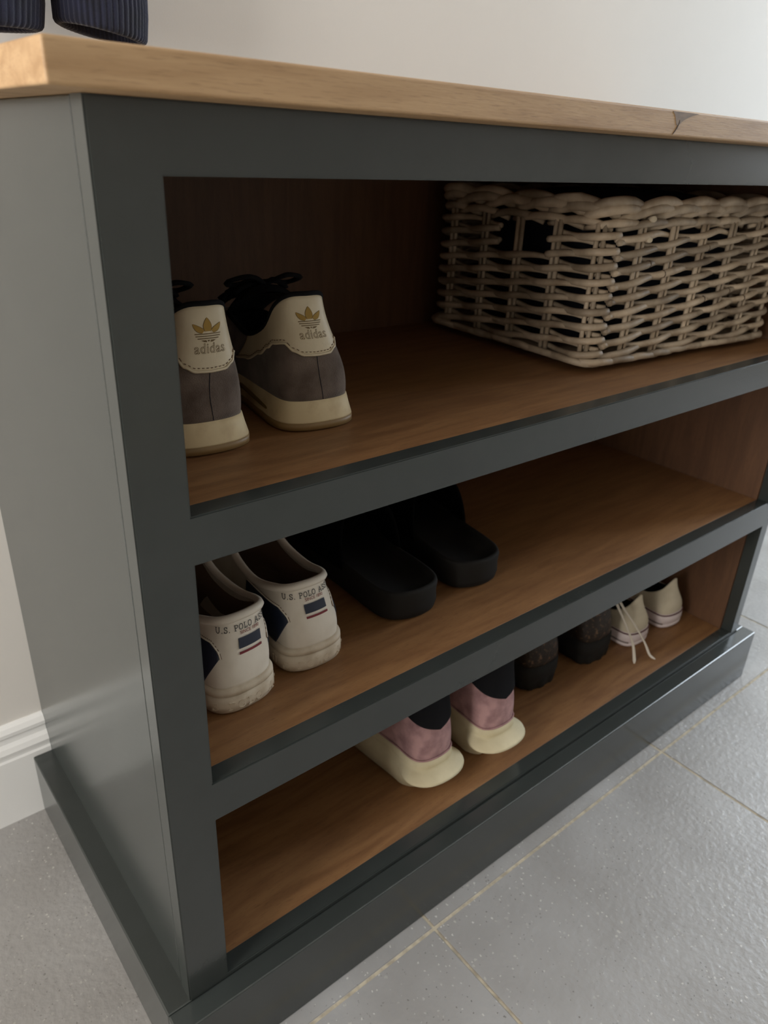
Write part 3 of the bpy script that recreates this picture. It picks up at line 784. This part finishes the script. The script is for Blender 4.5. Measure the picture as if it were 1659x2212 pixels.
# --- canvas plimsolls
def canvas(loc, yaw, side, label, drape=False):
    rim = [(0,.014,.088),(.008,.016,.083),(.019,.026,.064),(.026,.048,.052),(.026,.080,.053),(.022,.110,.070),(.016,.128,.072),(.008,.140,.064),(0,.143,.060)]
    s = Shoe('canvas_plimsoll', loc, yaw, 0, side, .235, .031, .041, .026, rim, toeh=.034, bulge=.002)
    tag(s.root, label, 'shoe')
    s.upper(M['canvas'], thick=.002); s.lining(M['black_cloth'], zb=.030)
    s.sole('rubber_sole', M['rubber_white'], [(-.003, 0), (.002, .002), (.0028, .006), (.0022, .0068), (.0022, .010), (.0030, .0108), (.0028, .024), (.001, .027), (-.002, .0275)])
    def loopline(nm, m, z, off, r):
        n = 90; Geo().tube([(lambda v: Vector((v.x, v.y, z)))(s.B(i/n)+s.Bn(i/n)*off) for i in range(n)], r, 6, closed=True).build(nm, m, s.root)
    loopline('red_stripe', M['stripe_dark'], .0258, .0024, .0011)
    for sg in (-1, 1):
        pts = []
        for i in range(14):
            t = s.t_of(sg*lerp(.022, .070, i/13)); v = s.B(t)+s.Bn(t)*.0026; v.z = .0098; pts.append(v)
        Geo().tube(pts, .0016, 6).build('dark_stripe', M['stripe_grey'], s.root)
    s.patch('heel_patch', M['rubber_white'], -.010, .010, lambda u: .014, lambda u: .0255, off=.0042, thick=.001, nu=10, nh=3)
    s.tongue(M['canvas'], .140, .096, .062, .098, .017)
    s.laces(M['lace_white'], .143, .098, .068, .088, .022, 4, r=.0016, bow=True)
    Geo().tube(catmull([(-.020,.105,.082), (-.005,.090,.094), (.012,.094,.096), (.022,.106,.084)], 5), .003, 6, flat=.5).build('lace', M['lace_white'], s.root)
    if drape:
        L2W = Matrix.Translation(Vector(loc)) @ Euler((0,0,yaw)).to_matrix().to_4x4(); inv = L2W.inverted()
        for path in ([(.806,.150,B3+.096), (.795,.112,B3+.094), (.790,.092,B3+.080), (.794,.078,B3+.058), (.800,.064,B3+.030), (.797,.054,B3+.008), (.790,.048,B3+.0024)],
                     [(.810,.150,B3+.096), (.800,.110,B3+.094), (.800,.088,B3+.078), (.812,.071,B3+.052), (.824,.056,B3+.024), (.826,.044,B3+.006), (.828,.034,B3+.0024)]):
            pts = catmull([inv @ Vector(p) for p in path], 7)
            Geo().tube(pts, [.0027]*(len(pts)-6)+[.0028,.0026,.0022,.0016,.0015,.0015], 7, flat=.55).build('lace', M['lace_white'], s.root)
canvas((.846, .077, B3+.0002), -.04, -1, 'cream canvas plimsoll with long laces hanging over its heel', True)
canvas((.942, .073, B3+.0002), -.08, 1, 'cream canvas plimsoll standing last on the right of the bottom shelf')

# ------------------------------------------------------------------ garment hanging on the wall
gar = empty('hanging_garment', (.105, D-.062, 1.42)); tag(gar, 'navy ribbed knit garment hanging down in front of the wall above the oak worktop', 'clothing')
def leg(x0, x1, zb_l, zb_r, name):
    G = Geo(); n = 400; cx, hw_ = (x0+x1)/2-.105, (x1-x0)/2; rings = []
    zs = [0, .0015, .004, .008, .02, .05, .10, .18, .28, .40, .50]
    for j, dz in enumerate(zs):
        ring = []
        for i in range(n):
            a = 2*PI*i/n; rip = 1+.016*math.cos(a*50)
            if j == 0: rip *= .90
            if j == 1: rip *= .97
            sl = dz/.5
            x = lerp(cx, cx*.55, sl)+hw_*rip*math.cos(a)*(1+.06*math.sin(dz*30))+.003*math.sin(dz*45+x0*50); y = .030*rip*math.sin(a)
            zb = lerp(zb_l, zb_r, (math.cos(a)+1)/2)-1.42
            if j < 4: z = zb+dz
            else: z = lerp(zb, .03, sl)+0
            ring.append((x, y, z))
        rings.append(ring)
    # inner face so the open cuff reads as hollow
    inner = [[(lerp(cx, p[0], .88), p[1]*.85, p[2]+.002) for p in rings[0]], [(lerp(cx, p[0], .86), p[1]*.82, p[2]+.06) for p in rings[0]]]
    G.loft(inner[::-1]+rings, True, True)
    G.build(name, M['navy_knit'], gar)
leg(.004, .099, .900, .9035, 'sleeve'); leg(.114, .1955, .913, .9020, 'sleeve')
G = Geo()
G.loft([[(.085*f*math.cos(a), .034*math.sin(a)*f, z) for a in [2*PI*i/80 for i in range(80)]] for f, z in ((1.0, .0), (1.08, .05), (1.0, .14), (.7, .20), (.3, .225))])
G.build('body', M['navy_knit'], gar)
hk = empty('coat_hook', (.105, D, 1.665)); tag(hk, 'steel coat hook on the wall holding the navy garment', 'hook')
box('back_plate', (-.012, -.004, -.03), (.012, -.0002, .03), M['metal'], hk, .001)
Geo().tube(catmull([(0,-.004,.005), (0,-.035,-.012), (0,-.066,-.012), (0,-.078,.010)], 6), .0045, 10).build('prong', M['metal'], hk)
